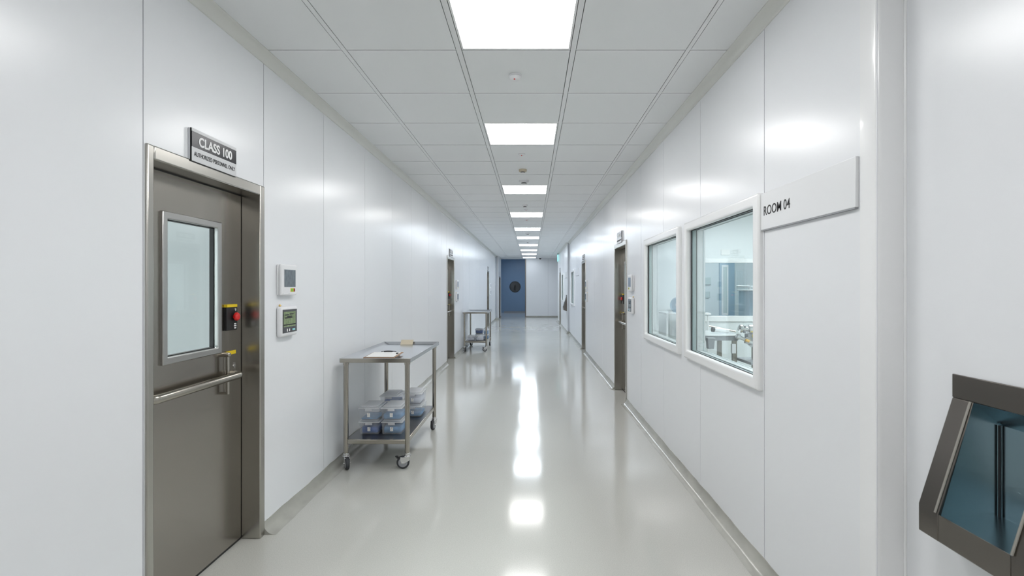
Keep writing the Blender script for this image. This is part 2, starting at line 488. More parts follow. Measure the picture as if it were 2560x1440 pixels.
# rooms seen through glass
def room(name, x0, x1, y0, y1, m, label, open_side, back=True, front=True):
    r = MB(); T = .08
    r.box(x0, x1, y1, y1 + T, 0, CEIL) if back else None
    r.box(x0, x1, y0 - T, y0, 0, CEIL) if front else None
    r.box(x1, x1 + T, y0, y1, 0, CEIL) if open_side < 0 else r.box(x0 - T, x0, y0, y1, 0, CEIL)
    r.box(x0 - T, x1 + T, y0 - T, y1 + T, CEIL + .001, CEIL + .06)
    return tag(r.build(name, m, smooth=0), label, 'wall', kind='structure')
room('wall_room', XR + .09, 4.7, 2.1, 8.0, M['room'], 'white walls of the room behind the viewing windows', -1, back=False)
r = MB(); IW = (2.45, 3.9, .80, 1.735)                 # inner window between the two rooms
r.box(XR + .09, IW[0], 8.0, 8.1, 0, CEIL); r.box(IW[1], 4.7, 8.0, 8.1, 0, CEIL); r.box(IW[0], IW[1], 8.0, 8.1, 0, IW[2]); r.box(IW[0], IW[1], 8.0, 8.1, IW[3], CEIL)
tag(r.build('wall_partition', M['room'], smooth=0), 'white partition wall at the back of the room behind the windows', 'wall', kind='structure')
room('wall_backroom', XR + .09, 6.1, 8.101, 11.1, M['roomb'], 'pale blue walls of the second room beyond the inner window', -1, front=False)
room('wall_leftroom', -4.4, XL - .09, .8, 18.5, M['room'], 'white walls of the room behind the left steel door', 1)
room('wall_farroom', XR + .09, 4.0, 11.35, 19.7, M['room'], 'white walls of the room behind the farther right windows', -1)

# ------------------------------------------------------------------ doors
def door(n, s, W, y0, y1, H, label, full=True):
    """s=-1 left wall, s=+1 right wall; X = s*(W + depth into the wall)"""
    X = lambda d: s * (W + d)
    bx = lambda m, d0, d1, a, b, c, e: m.box(min(X(d0), X(d1)), max(X(d0), X(d1)), a, b, c, e)
    R = thing('door_%d' % n, (X(0), (y0 + y1) / 2, 0), label, 'door', kind='structure')
    f = MB()
    bx(f, -.010, .13, y0, y0 + .036, 0, H); bx(f, -.010, .13, y1 - .046, y1, 0, H); bx(f, -.010, .13, y0 + .036, y1 - .046, H - .054, H)
    f.build('door_frame', M['casing'], R, bevel=.006)  # frame steel lightened to imitate light reflected off floor and opposite wall
    g = MB(); bx(g, .094, .13, y0 + .036, y1 - .046, 0, H - .054)
    a, b = y0 + .204, y0 + (.609 if full else .56)
    lf = MB(); A, B = y0 + .040, y1 - .051
    leafslab(lf, X(.090), X(.128), A, B, .014, H - .060, (a + .014, b - .014, 1.012, 1.614))
    lf.build('door_leaf', M['steel'], R)
    gk = MB(); bx(gk, .094, .126, y0 + .036, A, 0, H - .054); bx(gk, .094, .126, B, y1 - .046, 0, H - .054); bx(gk, .094, .126, A, B, 0, .014); bx(gk, .094, .126, A, B, H - .060, H - .054)
    gk.build('door_seal', M['black'], R)
    fr = MB(); ring(fr, X(.078), X(.100), a, b, .995, 1.630, .030, .030)
    fr.build('window_frame', M['sheet'], R, bevel=.004)
    rv = MB(); ring(rv, min(X(.1005), X(.121)), max(X(.1005), X(.121)), a + .014, b - .014, 1.012, 1.614, .017, .017); rv.build('window_gasket', M['black'], R)
    p = MB(); bx(p, .1215, .1265, a + .016, b - .016, 1.014, 1.612); p.build('window_glass', M['glassd'], R)
    # push bar
    zb = .878; c = .024
    ya, yb = y0 + .09, y0 + .700
    pts = [(X(.095), ya, zb), (X(.065), ya, zb)] + [(X(.065 - .03 * math.sin(t)), ya + .03 * (1 - math.cos(t)), zb) for t in [PI / 2 * k / 6 for k in range(1, 7)]]
    pts += [(X(.035 + .03 * (1 - math.cos(t))), yb - .03 + .03 * math.sin(t), zb) for t in [PI / 2 * k / 6 for k in range(0, 7)]] + [(X(.095), yb, zb)]
    MB().tube(pts, .0185, 18).build('push_bar', M['tube'], R, smooth=50)
    # lever rod with its tag, lock plate
    k = MB(); k.cyl((X(.064), y0 + .632, .79), (X(.064), y0 + .632, .985), .0085, n=14)
    k.lathe((X(.092), y0 + .632, .984), (-s, 0, 0), [(.010, 0), (.012, .02), (.012, .036), (.008, .041)], 16); bx(k, .062, .092, y0 + .627, y0 + .637, .79, .802)
    k.build('lever_handle', M['tube'], R, bevel=.002)
    k = MB(); bx(k, .087, .092, y0 + .645, y0 + .752, .790, .992); k.build('lock_plate', M['steel'], R, bevel=.002)
    k = MB(); bx(k, .0845, .0885, y0 + .660, y0 + .738, .978, .996); k.build('warning_tag', M['yellow'], R)
    k = MB(); k.lathe((X(.088), y0 + .727, .915), (-s, 0, 0), [(.010, 0), (.010, .004), (.004, .005)], 16); bx(k, .083, .088, y0 + .724, y0 + .730, .900, .935); k.build('lock_cylinder', M['chrome'], R)
    # emergency release box
    bk = MB(); bx(bk, .076, .091, y0 + .645, y0 + .738, 1.100, 1.216); box_ = bk.build('release_box', M['black'], R, bevel=.003); S = sub(box_, R)
    k = MB(); bx(k, .074, .091, y0 + .645, y0 + .732, 1.2165, 1.230); k.build('yellow_label', M['yellow'], S)
    k = MB(); k.lathe((X(.076), y0 + .708, 1.168), (-s, 0, 0), [(.011, 0), (.011, .006), (.021, .009), (.021, .016), (.017, .021), (.007, .023)], 24); k.build('red_button', M['red'], S, smooth=40)
    k = MB(); k.lathe((X(.076), y0 + .712, 1.203), (-s, 0, 0), [(.008, 0), (.008, .006), (.003, .007)], 16); k.build('key_switch', M['chrome'], S)
    k = MB()
    for zz, ww in ((1.128, .018), (1.118, .020), (1.107, .016)): bx(k, .0750, .0762, y0 + .716 - ww / 2, y0 + .716 + ww / 2, zz, zz + .006)
    k.build('white_markings', M['inkw'], S)
    return R

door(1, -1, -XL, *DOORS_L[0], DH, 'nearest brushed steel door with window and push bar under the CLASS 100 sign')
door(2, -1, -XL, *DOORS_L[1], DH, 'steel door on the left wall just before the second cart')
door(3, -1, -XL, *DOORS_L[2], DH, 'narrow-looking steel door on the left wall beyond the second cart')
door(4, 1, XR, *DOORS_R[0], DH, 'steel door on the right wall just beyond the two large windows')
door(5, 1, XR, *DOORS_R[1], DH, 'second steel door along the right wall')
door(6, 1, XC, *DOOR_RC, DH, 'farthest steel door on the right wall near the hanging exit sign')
R = thing('door_7', (XLB, 21.65, 0), 'dark steel door at far left beside the blue recess', 'door', kind='structure')
k = MB(); k.box(XLB - .09, XLB + .012, 21.25, 21.30, 0, 1.74); k.box(XLB - .09, XLB + .012, 22.0, 22.05, 0, 1.74); k.box(XLB - .09, XLB + .012, 21.3, 22.0, 1.70, 1.74); k.build('door_frame', M['steel_d'], R)
k = MB(); k.box(XLB - .09, XLB - .05, 21.3, 22.0, .01, 1.70); k.build('door_leaf', M['steel_d'], R)

# round window in the blue wall
R = thing('window_4', (-.83, YB, HC), 'round dark porthole window in the blue wall', 'window', kind='structure')
k = MB(); k.lathe((-.83, YB, HC), (0, -1, 0), [(.290, 0), (.290, .015), (.270, .02), (.262, .012), (.262, 0)], 48); k.build('porthole_ring', M['tyre'], R, smooth=40)
k = MB(); k.lathe((-.83, YB, HC), (0, -1, 0), [(.262, 0), (.262, .014)], 48); k.build('porthole_glass', M['glassk'], R)
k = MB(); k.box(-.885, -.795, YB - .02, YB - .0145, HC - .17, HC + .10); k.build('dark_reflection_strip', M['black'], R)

# viewing windows
def window(n, W, y0, y1, label):
    R = thing('window_%d' % n, (W, (y0 + y1) / 2, .832), label, 'window', kind='structure')
    z0, z1 = .832, 1.755
    k = MB(); ring(k, W - .026, W + .012, y0, y1, z0, z1, .062, .058); k.build('window_frame', M['frame'], R, bevel=.013, seg=4)
    a, b, c, d = y0 + .058, y1 - .070, z0 + .052, z1 - .052
    k = MB(); ring(k, W + .006, W + .012, a, b, c, d, .008, .008); k.build('gasket', M['black'], R)
    k = MB(); ring(k, W + .040, W + .045, a, b, c, d, .006, .006); k.build('gasket', M['black'], R)
    k = MB(); ring(k, W + .012, W + .040, a - .002, b + .002, c - .002, d + .002, .003, .003); k.build('jamb', M['jamb'], R)
    k = MB(); ring(k, W + .045, W + .100, a - .02, b + .02, c - .02, d + .02, .022, .022); k.build('jamb', M['frame'], R)
    k = MB(); ring(k, W + .086, W + .089, a, b, c, d, .004, .004); k.build('gasket', M['jamb'], R)
    k = MB(); k.box(W + .013, W + .018, a, b, c, d); k.build('window_pane', M['glass'], R)
    k = MB(); k.box(W + .034, W + .039, a, b, c, d); k.build('window_pane', M['glass'], R)
    return R
window(1, XR, *WINS[0], 'large white framed viewing window nearest the camera, beside the ROOM 04 plate')
window(2, XR, *WINS[1], 'second white framed viewing window on the right wall, farther from ROOM 04 plate')
window(3, XR, *WINS[2], 'white framed window on the right wall beyond the second right door')
window(5, XC, 16.1, 17.2, 'farthest window on the right wall, past the second wall basin')
R = thing('window_6', ((IW[0] + IW[1]) / 2, 8.0, IW[2]), 'white framed inner window at the back of the room seen through glass', 'window', kind='structure')
k = MB()
for (a, b, c, d) in ((IW[0], IW[1], IW[2], IW[2] + .07), (IW[0], IW[1], IW[3] - .05, IW[3]), (IW[0], IW[0] + .06, IW[2], IW[3]), (IW[1] - .06, IW[1], IW[2], IW[3])): k.box(a, b, 7.975, 8.03, c - (.02 if c == IW[2] else 0), d + (.02 if d == IW[3] else 0))
k.build('window_frame', M['frame'], R, bevel=.008)
k = MB(); k.box(IW[0] + .06, IW[1] - .06, 8.04, 8.045, IW[2] + .07, IW[3] - .05); k.build('window_pane', M['glassb'], R)

# ------------------------------------------------------------------ ceiling lamps
ordn = ['first', 'second', 'third', 'fourth', 'fifth', 'sixth', 'seventh', 'eighth', 'ninth', 'tenth']
for i, (a, b) in enumerate(LAMPS):
    lab = ('square ceiling light panel, %s from the camera in the corridor row' % ordn[i - 2]) if i >= 2 else ('square ceiling light panel above and behind the camera' if i else 'square ceiling light panel near the wall behind the camera')
    if i == 2: lab = 'largest ceiling light panel, cut by the top edge of the photo'
    if i == len(LAMPS) - 1: lab = 'last ceiling light panel, right in front of the white end wall'
    R = thing('ceiling_light', (-.0785, (a + b) / 2, CEIL), lab, 'light', 'ceiling lights down the corridor')
    x0, x1 = -.378 + .0165, .2195 - .0165
    k = MB(); y0, y1 = a + .006, b - .006
    for q in ((x0, x0 + .010, y0, y1), (x1 - .010, x1, y0, y1), (x0 + .010, x1 - .010, y0, y0 + .010), (x0 + .010, x1 - .010, y1 - .010, y1)): k.box(q[0], q[1], q[2], q[3], CEIL - .001, CEIL + .012)
    k.build('lamp_frame', M['frame'], R)
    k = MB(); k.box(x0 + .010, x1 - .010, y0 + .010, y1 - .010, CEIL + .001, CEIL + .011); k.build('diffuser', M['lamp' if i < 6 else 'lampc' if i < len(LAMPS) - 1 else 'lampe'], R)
def roomlamp(x, y, where, m='lampr', sx=.3, sy=.6):
    R = thing('ceiling_light', (x, y, CEIL), where, 'light')
    k = MB(); k.box(x - sx - .012, x + sx + .012, y - sy - .012, y + sy + .012, CEIL - .006, CEIL); k.build('lamp_frame', M['frame'], R)
    k = MB(); k.box(x - sx, x + sx, y - sy, y + sy, CEIL - .009, CEIL - .006); k.build('diffuser', M[m], R)
roomlamp(2.6, 3.4, 'light panel in the room behind the near windows'); roomlamp(2.9, 6.2, 'light panel over the machine behind the windows')
roomlamp(3.8, 9.6, 'light panel in the pale blue second room', sx=.3, sy=.45)
roomlamp(-2.9, 2.6, 'light panel in the room behind the near steel door', sx=.6); roomlamp(-2.9, 9.0, 'light panel behind the second left door')
R = thing('ceiling_light', (-.6, 24.6, 2.80), 'added unseen light panel brightening the blue recess', 'light')  # extra panel hidden above the opening, added to brighten the recess
k = MB(); k.box(-.9, -.3, 24.3, 24.9, 2.794, 2.80); k.build('lamp_frame', M['frame'], R)
k = MB(); k.box(-.88, -.32, 24.32, 24.88, 2.790, 2.794); k.build('diffuser', M['lampfill'], R)
roomlamp(2.6, 13.2, 'light panel in the room behind the far window'); roomlamp(2.6, 16.8, 'light panel in the farthest side room')

# ------------------------------------------------------------------ ceiling devices
def detector(x, y, r, label, kind):
    R = thing('smoke_detector', (x, y, CEIL), label, 'smoke detector', 'ceiling detectors')
    dn = (0, 0, -1)
    if kind == 'dome':
        MB().lathe((x, y, CEIL), dn, [(r, 0), (r, .007), (r * .9, .010)], 32).build('base', M['white'], R)
        MB().lathe((x, y, CEIL - .010), dn, [(r * .84, 0), (r * .84, .003)], 32).build('groove', M['seam'], R)
        MB().lathe((x, y, CEIL - .013), dn, [(r * .95, 0), (r * .93, .008), (r * .7, .016), (r * .3, .020)], 32).build('head', M['white'], R, smooth=50)
        MB().lathe((x - .004, y - r * .45, CEIL - .030), dn, [(.005, 0), (.005, .003)], 12).build('indicator_light', M['red'], R)
    elif kind == 'flat':
        MB().lathe((x, y, CEIL), dn, [(r, 0), (r, .006), (r * .8, .010)], 32).build('base', M['white'], R)
        MB().lathe((x, y, CEIL - .010), dn, [(r * .12, 0), (r * .12, .008)], 12).build('head', M['red'], R)
    else:
        MB().lathe((x, y, CEIL), dn, [(r, 0), (r, .012), (r * .95, .020), (r * .72, .024)], 32).build('base', M['white' if kind == 'white' else 'card'], R)
        MB().lathe((x, y, CEIL - .024), dn, [(r * .55, 0), (r * .55, .012)], 32).build('vent_slots', M['gap'], R)
        MB().lathe((x, y, CEIL - .036), dn, [(r * .66, 0), (r * .66, .006), (r * .4, .012)], 32).build('head', M['white'], R)
detector(-.093, 3.024, .037, 'nearest round smoke detector with red light, behind the largest light panel', 'dome')
detector(-.089, 4.83, .032, 'small flat ceiling disc just beyond the second light panel', 'flat')
detector(-.089, 5.47, .042, 'cream smoke detector with dark vents between second and third light panels', 'cream')
detector(-.085, 6.05, .055, 'wide white detector just in front of the third light panel', 'white')
detector(-.094, 7.82, .042, 'white detector midway between third and fourth light panels', 'white')
detector(-.083, 8.30, .035, 'small flat disc just in front of the fourth light panel', 'flat')
detector(-.081, 9.54, .045, 'small flat disc just beyond the fourth light panel', 'flat')
detector(-.083, 11.96, .045, 'small detector just beyond the fifth light panel', 'white')
detector(-.097, 14.2, .04, 'tiny detector midway between sixth and seventh light panels', 'white')
R = thing('ceiling_camera', (.38, 22.0, CEIL), 'small black dome camera on the ceiling before the end wall', 'camera')
MB().lathe((.38, 22.0, CEIL), (0, 0, -1), [(.06, 0), (.06, .02)], 20).build('base', M['white'], R)
MB().lathe((.38, 22.0, CEIL - .02), (0, 0, -1), [(.05, 0), (.045, .04), (.02, .06)], 20).build('dome', M['blackg'], R, smooth=60)
R = thing('exit_sign', (.985, 19.2, 2.26), 'cyan lit exit sign hanging from the ceiling at the far right', 'sign')
MB().cyl((.985, 19.2, 2.53), (.985, 19.2, CEIL), .012, n=10).build('hanger', M['white'], R)
MB().box(.955, 1.015, 19.05, 19.35, 2.50, 2.54).build('housing', M['jamb'], R, bevel=.006)
MB().box(.975, .995, 19.02, 19.38, 2.26, 2.498).build('lit_panel', M['exitp'], R)

# ------------------------------------------------------------------ wall plates
def door_sign(s, W, ya, label, cls='CLASS 100'):
    """plate .323 long on the wall; ya = near end (left wall reads away from the camera)"""
    X = lambda d: s * (W - d)
    bx = lambda m, d0, d1, a, b, c, e: m.box(min(X(d0), X(d1)), max(X(d0), X(d1)), a, b, c, e)
    R = thing('door_sign', (X(0), ya + .16, 1.845), label, 'sign', 'black and silver signs over the doors')
    yb = ya + .323
    k = MB(); bx(k, 0, .008, ya, yb, 1.843, 1.981); k.build('back_plate', M['alu'], R, bevel=.001)
    k = MB(); bx(k, .0082, .0145, ya - .001, yb, 1.841, 1.980); k.build('black_edge', M['black'], R)
    k = MB(); bx(k, .0146, .0165, ya, yb, 1.8435, 1.902); bx(k, .0146, .0165, ya, yb, 1.967, 1.980); k.build('silver_face', M['signface'], R)
    k = MB(); bx(k, .0146, .0165, ya, yb, 1.9022, 1.9668); k.build('black_band', M['band'], R)
    if s < 0: st, rt = (X(.0165), ya + .044, 0), (0, 1, 0)
    else: st, rt = (X(.0165), yb - .044, 0), (0, -1, 0)
    text(cls, 'lettering', R, M['inkw'], st, 1.9125, .243, .042, rt, (-s, 0, 0), bold=.034)
    st = (st[0], ya + .013 if s < 0 else yb - .013, 0)
    text('AUTHORIZED PERSONNEL ONLY', 'lettering', R, M['ink'], st, 1.866, .298, .0185, rt, (-s, 0, 0), bold=.006)
    return R
door_sign(-1, -XL, 2.151, 'CLASS 100 AUTHORIZED PERSONNEL ONLY sign over the nearest left door')
door_sign(-1, -XL, 9.00, 'small sign over the left door by the second cart')
door_sign(-1, -XL, 16.86, 'tiny sign over the farthest left steel door')
door_sign(1, XR, 6.08, 'sign over the steel door beyond the large right windows')
door_sign(1, XR, 10.43, 'sign over the second steel door on the right')
door_sign(1, XC, 18.05, 'sign over the farthest right steel door')

def room_plate(X, y0, y1, label, txt=None):
    R = thing('room_sign', (X, (y0 + y1) / 2, 1.58), label, 'sign', 'white room number plates')
    k = MB(); k.box(X - .012, X, y0, y1, 1.579, 1.747); k.build('plate', M['plate'], R, bevel=.002)
    k = MB(); k.box(X - .012, X, y0 + .004, y1 - .004, 1.5745, 1.5788); k.build('underside_shade', M['hub'], R)  # dark strip drawn in for the shade on the plate's underside
    if txt: text(txt, 'lettering', R, M['ink'], (X - .012, y1 - .032, 0), 1.642, .239, .0425, (0, -1, 0), (-1, 0, 0), bold=.006)
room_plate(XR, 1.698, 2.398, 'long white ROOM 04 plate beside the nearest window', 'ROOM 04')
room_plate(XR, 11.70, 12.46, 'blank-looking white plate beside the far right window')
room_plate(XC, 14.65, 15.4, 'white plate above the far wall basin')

# ------------------------------------------------------------------ wall controllers
def controller_a(s, W, y0, label, scr='lcdg'):
    X = lambda d: s * (W - d)
    bx = lambda m, d0, d1, a, b, c, e: m.box(min(X(d0), X(d1)), max(X(d0), X(d1)), a, b, c, e)
    Y = (lambda t: y0 + t)
    R = thing('wall_controller', (X(0), y0 + .1, 1.268), label, 'control panel', 'grey-screen wall controllers')
    k = MB(); bx(k, 0, .015, Y(0), Y(.19), 1.272, 1.444); k.build('back_box', M['white'], R, bevel=.006)
    k = MB(); bx(k, .0152, .032, Y(-.002), Y(.193), 1.269, 1.446); k.build('housing', M['white'], R, bevel=.007, seg=3)
    k = MB(); bx(k, .0318, .0328, Y(.030), Y(.168), 1.317, 1.416); k.build('screen', M[scr], R)
    k = MB(); bx(k, .0318, .0335, Y(.112), Y(.138), 1.291, 1.308); k.build('green_button', M['green'], R)
    k = MB(); bx(k, .0318, .0326, Y(.104), Y(.1445), 1.289, 1.310); k.build('yellow_surround', M['yellow'], R)
    k = MB(); bx(k, .0318, .0337, Y(.144), Y(.160), 1.290, 1.309); k.build('red_button', M['dkred'], R)
    for q in (.012, .085, .175): k = MB(); bx(k, .0318, .0325, Y(q), Y(q + .005), 1.278, 1.281); k.build('screw', M['seam'], R)
def controller_b(s, W, y0, label, scr='lcd'):
    X = lambda d: s * (W - d)
    bx = lambda m, d0, d1, a, b, c, e: m.box(min(X(d0), X(d1)), max(X(d0), X(d1)), a, b, c, e)
    Y = (lambda t: y0 + t)
    R = thing('wall_display', (X(0), y0 + .1, 1.035), label, 'control panel', 'black-faced wall displays')
    k = MB(); bx(k, 0, .032, Y(-.002), Y(.198), 1.034, 1.206); k.build('housing', M['white'], R, bevel=.013, seg=4)
    k = MB(); bx(k, .0315, .0332, Y(.010), Y(.184), 1.056, 1.188); k.build('black_face', M['blackg'], R)
    k = MB(); bx(k, .0332, .0338, Y(.020), Y(.165), 1.089, 1.176); k.build('screen', M[scr], R)
    for q, zz, ww in ((.03, 1.155, .05), (.09, 1.158, .05), (.035, 1.138, .09), (.06, 1.145, .06), (.02, 1.098, .145)): k = MB(); bx(k, .0338, .0341, Y(q), Y(q + ww), zz, zz + .006); k.build('display_mark', M['ink'], R)
    for q in (.058, .085): k = MB(); bx(k, .0332, .0345, Y(q), Y(q + .0095), 1.063, 1.078); k.build('white_key', M['inkw'], R)
    k = MB(); bx(k, .0332, .0345, Y(.125), Y(.160), 1.066, 1.076); k.build('cyan_key', M['cyan'], R)
    k = MB(); k.lathe((X(0), Y(.035), 1.212), (-s, 0, 0), [(.006, 0), (.006, .008), (.003, .012)], 10); k.build('brass_screw', M['brass'], R)
controller_a(-1, -XL, 2.893, 'white wall controller with grey screen, upper device beside the nearest left door')
controller_b(-1, -XL, 2.893, 'white display with green screen, lower device beside the nearest left door')
controller_a(-1, -XL, 9.76, 'upper white controller beside the left door by the second cart', 'lcdb')
controller_b(-1, -XL, 9.76, 'lower white display beside the left door by the second cart', 'lcdb')
controller_a(-1, -XL, 17.75, 'upper tiny controller beyond the farthest left door', 'lcdb')
controller_b(-1, -XL, 17.75, 'lower tiny display beyond the farthest left door', 'lcdb')
controller_a(1, XR, 5.405, 'upper white controller between right door and second window', 'lcdb')
controller_b(1, XR, 5.395, 'lower black-faced display between right door and second window', 'lcdg')
controller_a(1, XR, 9.83, 'upper white controller beside the second right door')
controller_b(1, XR, 9.83, 'lower white display beside the second right door', 'lcdg')

# ------------------------------------------------------------------ wall basins
def basin(W, dy, label):
    y0, y1, i0, i1 = 1.080 + dy, 1.421 + dy, 1.148 + dy, 1.353 + dy
    R = thing('wall_basin', (W, 1.25 + dy, .653), label, 'basin', 'steel wall basins')
    A, B = W - .005, W - .098                      # top back, front lip
    zt, zf, zl = 1.016, .7256, .653
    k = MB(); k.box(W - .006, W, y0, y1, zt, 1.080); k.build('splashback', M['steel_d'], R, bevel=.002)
    k = MB()                                        # sloped rim, side cheeks and front lip: one folded sheet
    def P(t, y, d=0): return (A + (B - A) * t + d, y, zt + (zf - zt) * t)
    for a, b in ((y0, i0), (i1, y1)):
        k.prism([P(0, a), P(1, a), (B, a, zl), (W, a, zl - .03), (W, a, zt)], (0, b - a, 0))
    k.prism([(B, i0, zf), (B, i0, zl), (W, i0, zl - .03), (W, i0, zf - .012), (B + .006, i0, zf - .012)], (0, i1 - i0, 0))
    k.build('rim', M['steel_d'], R, bevel=.003)  # splashback and rim darkened to imitate dark surroundings mirrored in the steel
    for y, sg in ((i1, 1), (i0, -1)): MB().tube([P(0, y + sg * .006, -.002), P(.5, y + sg * .006, -.002), P(1, y + sg * .006, -.002)], .0038, 10).build('rolled_edge', M['tube'], R)
    k = MB(); XB = W + .0635; e = .0005; zb0, zb1 = .719, .957
    j0, j1 = i0 + e, i1 - e
    F0, F1 = (B + .006, j0, zf - .010), (B + .006, j1, zf - .010); T0, T1 = (A, j0, zt - e), (A, j1, zt - e)
    b0, b1, c0, c1 = (XB, j0, zb0), (XB, j1, zb0), (XB, j0, zb1), (XB, j1, zb1)
    k.face(T1, F1, b1, c1); k.face(T0, c0, b0, F0); k.face(F0, b0, b1, F1); k.face(b0, c0, c1, b1); k.face(T0, T1, c1, c0)
    k.build('bowl', M['basin'], R, smooth=0, recalc=False)
    k = MB(); k.cyl((XB - .006, j1 - .005, zb0), (XB - .006, j1 - .005, zb1), .0028, n=10); k.build('corner_joint', M['black'], R)
    return R
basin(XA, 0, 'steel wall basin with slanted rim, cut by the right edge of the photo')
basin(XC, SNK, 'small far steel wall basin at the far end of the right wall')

# ------------------------------------------------------------------ carts
def caster(R, x, y, dx, dy, brake):
    d = Vector((dx, dy, 0)).normalized(); ax = Vector((-d.y, d.x, 0)); z = Vector((0, 0, 1))
    c = Vector((x, y, 0)) + d * .030; r = .046
    k = MB()
    k.cyl((x, y, .090), (x, y, .112), .019, n=20); k.lathe((x, y, .084), (0, 0, 1), [(.024, 0), (.026, .004), (.024, .012)], 20)
    for s in (-1, 1):
        o = ax * (s * .0165)
        pr = [Vector((x, y, .084)) + o - d * .018, Vector((x, y, .084)) + o + d * .048, c + o + d * .018 + z * .066, c + o + d * .010 + z * .040, c + o - d * .010 + z * .040, Vector((x, y, .060)) + o - d * .014]
        k.prism(pr, ax * (s * .003))
    k.obox(Vector((x, y, .084)) + d * .015, d * .033, ax * .0195, z * .002)
    k.cyl(c + ax * -.024 + z * .046, c + ax * .024 + z * .046, .006, n=12)
    cs = k.build('caster', M['chrome'], R, bevel=.001); S = sub(cs, R)
    hub = c + z * .046
    MB().lathe(hub - ax * .0125, ax, [(.036, 0), (.043, .001), (r, .006), (r, .019), (.043, .024), (.036, .025)], 32).build('tyre', M['tyre'], S, smooth=40)
    MB().lathe(hub - ax * .0135, ax, [(.012, -.001), (.030, 0), (.0355, .002), (.0355, .025), (.030, .027), (.012, .028)], 32).build('wheel_hub', M['hub'], S, smooth=40)
    if brake:
        b = MB(); b.obox(Vector((x, y, .080)) + d * .055, d * .020, ax * .012, z * .004); b.obox(Vector((x, y, .088)) + d * .074, d * .010, ax * .012, (z + d * .5).normalized() * .004)
        b.build('brake_pedal', M['black'], S, bevel=.002)

def make_cart(label):
    x0, x1, y0, y1, zt = -1.381, -.866, 3.727, 4.861, .803
    R = thing('steel_cart', ((x0 + x1) / 2, (y0 + y1) / 2, 0), label, 'cart', 'two-tier steel carts')
    t = MB()                                        # tray: flat sheet with a raised, sloped lip all round and a folded apron
    zs, w_ = .783, .016
    O = [(x0, y0), (x1, y0), (x1, y1), (x0, y1)]
    I = [(x0 + .055, y0 + .012), (x1 - w_, y0 + .012), (x1 - w_, y1 - w_), (x0 + .055, y1 - w_)]
    V = [(*p, zt - .030) for p in O] + [(*p, zt) for p in O] + [(p[0] + (.006 if i in (0, 3) else -.006), p[1] + (.004 if i < 2 else -.006), zt + .001) for i, p in enumerate(O)] + [(*p, zs) for p in I] + [(*p, zs - .010) for p in I]
    Fc = []
    for i in range(4):
        j = (i + 1) % 4
        for l in (0, 4, 8): Fc.append((l + i, l + j, l + 4 + j, l + 4 + i))
        Fc.append((i, j, 16 + j, 16 + i))
    Fc += [(12, 13, 14, 15), (16, 17, 18, 19)]
    t.add(V, Fc); t.build('tray', M['steel_h'], R, bevel=.0015)
    a = MB(); a.box(x0 + .004, x1 - .004, y0 - .002, y0 + .010, zt - .032, zt - .001); a.build('tray_edge', M['tube'], R, bevel=.003)
    LX = (x0 + .036, x1 - .034); LY = (y0 + .036, y1 - .052)
    for x in LX:
        for y in LY:
            l = MB(); l.cyl((x, y, .105), (x, y, zs - .008), .0175, n=20); l.lathe((x, y, zs - .03), (0, 0, 1), [(.021, 0), (.021, .02)], 20); l.build('leg', M['tube'], R)
    s = MB(); s.box(LX[0] + .004, LX[1] - .004, LY[0] - .012, LY[1] + .012, .196, .212); s.build('shelf', M['shelf'], R, bevel=.001)
    for q in ((LX[0] + .012, LX[1] - .012, LY[0] - .016, LY[0] + .004), (LX[0] + .012, LX[1] - .012, LY[1] - .004, LY[1] + .016),
              (LX[0] - .006, LX[0] + .006, LY[0] + .012, LY[1] - .012), (LX[1] - .006, LX[1] + .006, LY[0] + .012, LY[1] - .012)):
        MB().box(*q, .178, .2125).build('shelf_rail', M['tube'], R, bevel=.005)
    caster(R, LX[0], LY[0], .5, -.86, False); caster(R, LX[1], LY[0], -1, -.12, True)
    caster(R, LX[0], LY[1], .5, .86, False); caster(R, LX[1], LY[1], -.15, -1, False)
    return R
CART = make_cart('larger nearer two-tier steel cart carrying a clipboard and plastic boxes')
ccx, ccy = CART['_o'][0], CART['_o'][1]
C2 = (-1.140, 11.10, 0)
dup(CART, C2, 0, 'smaller farther two-tier steel cart beside the second left door')

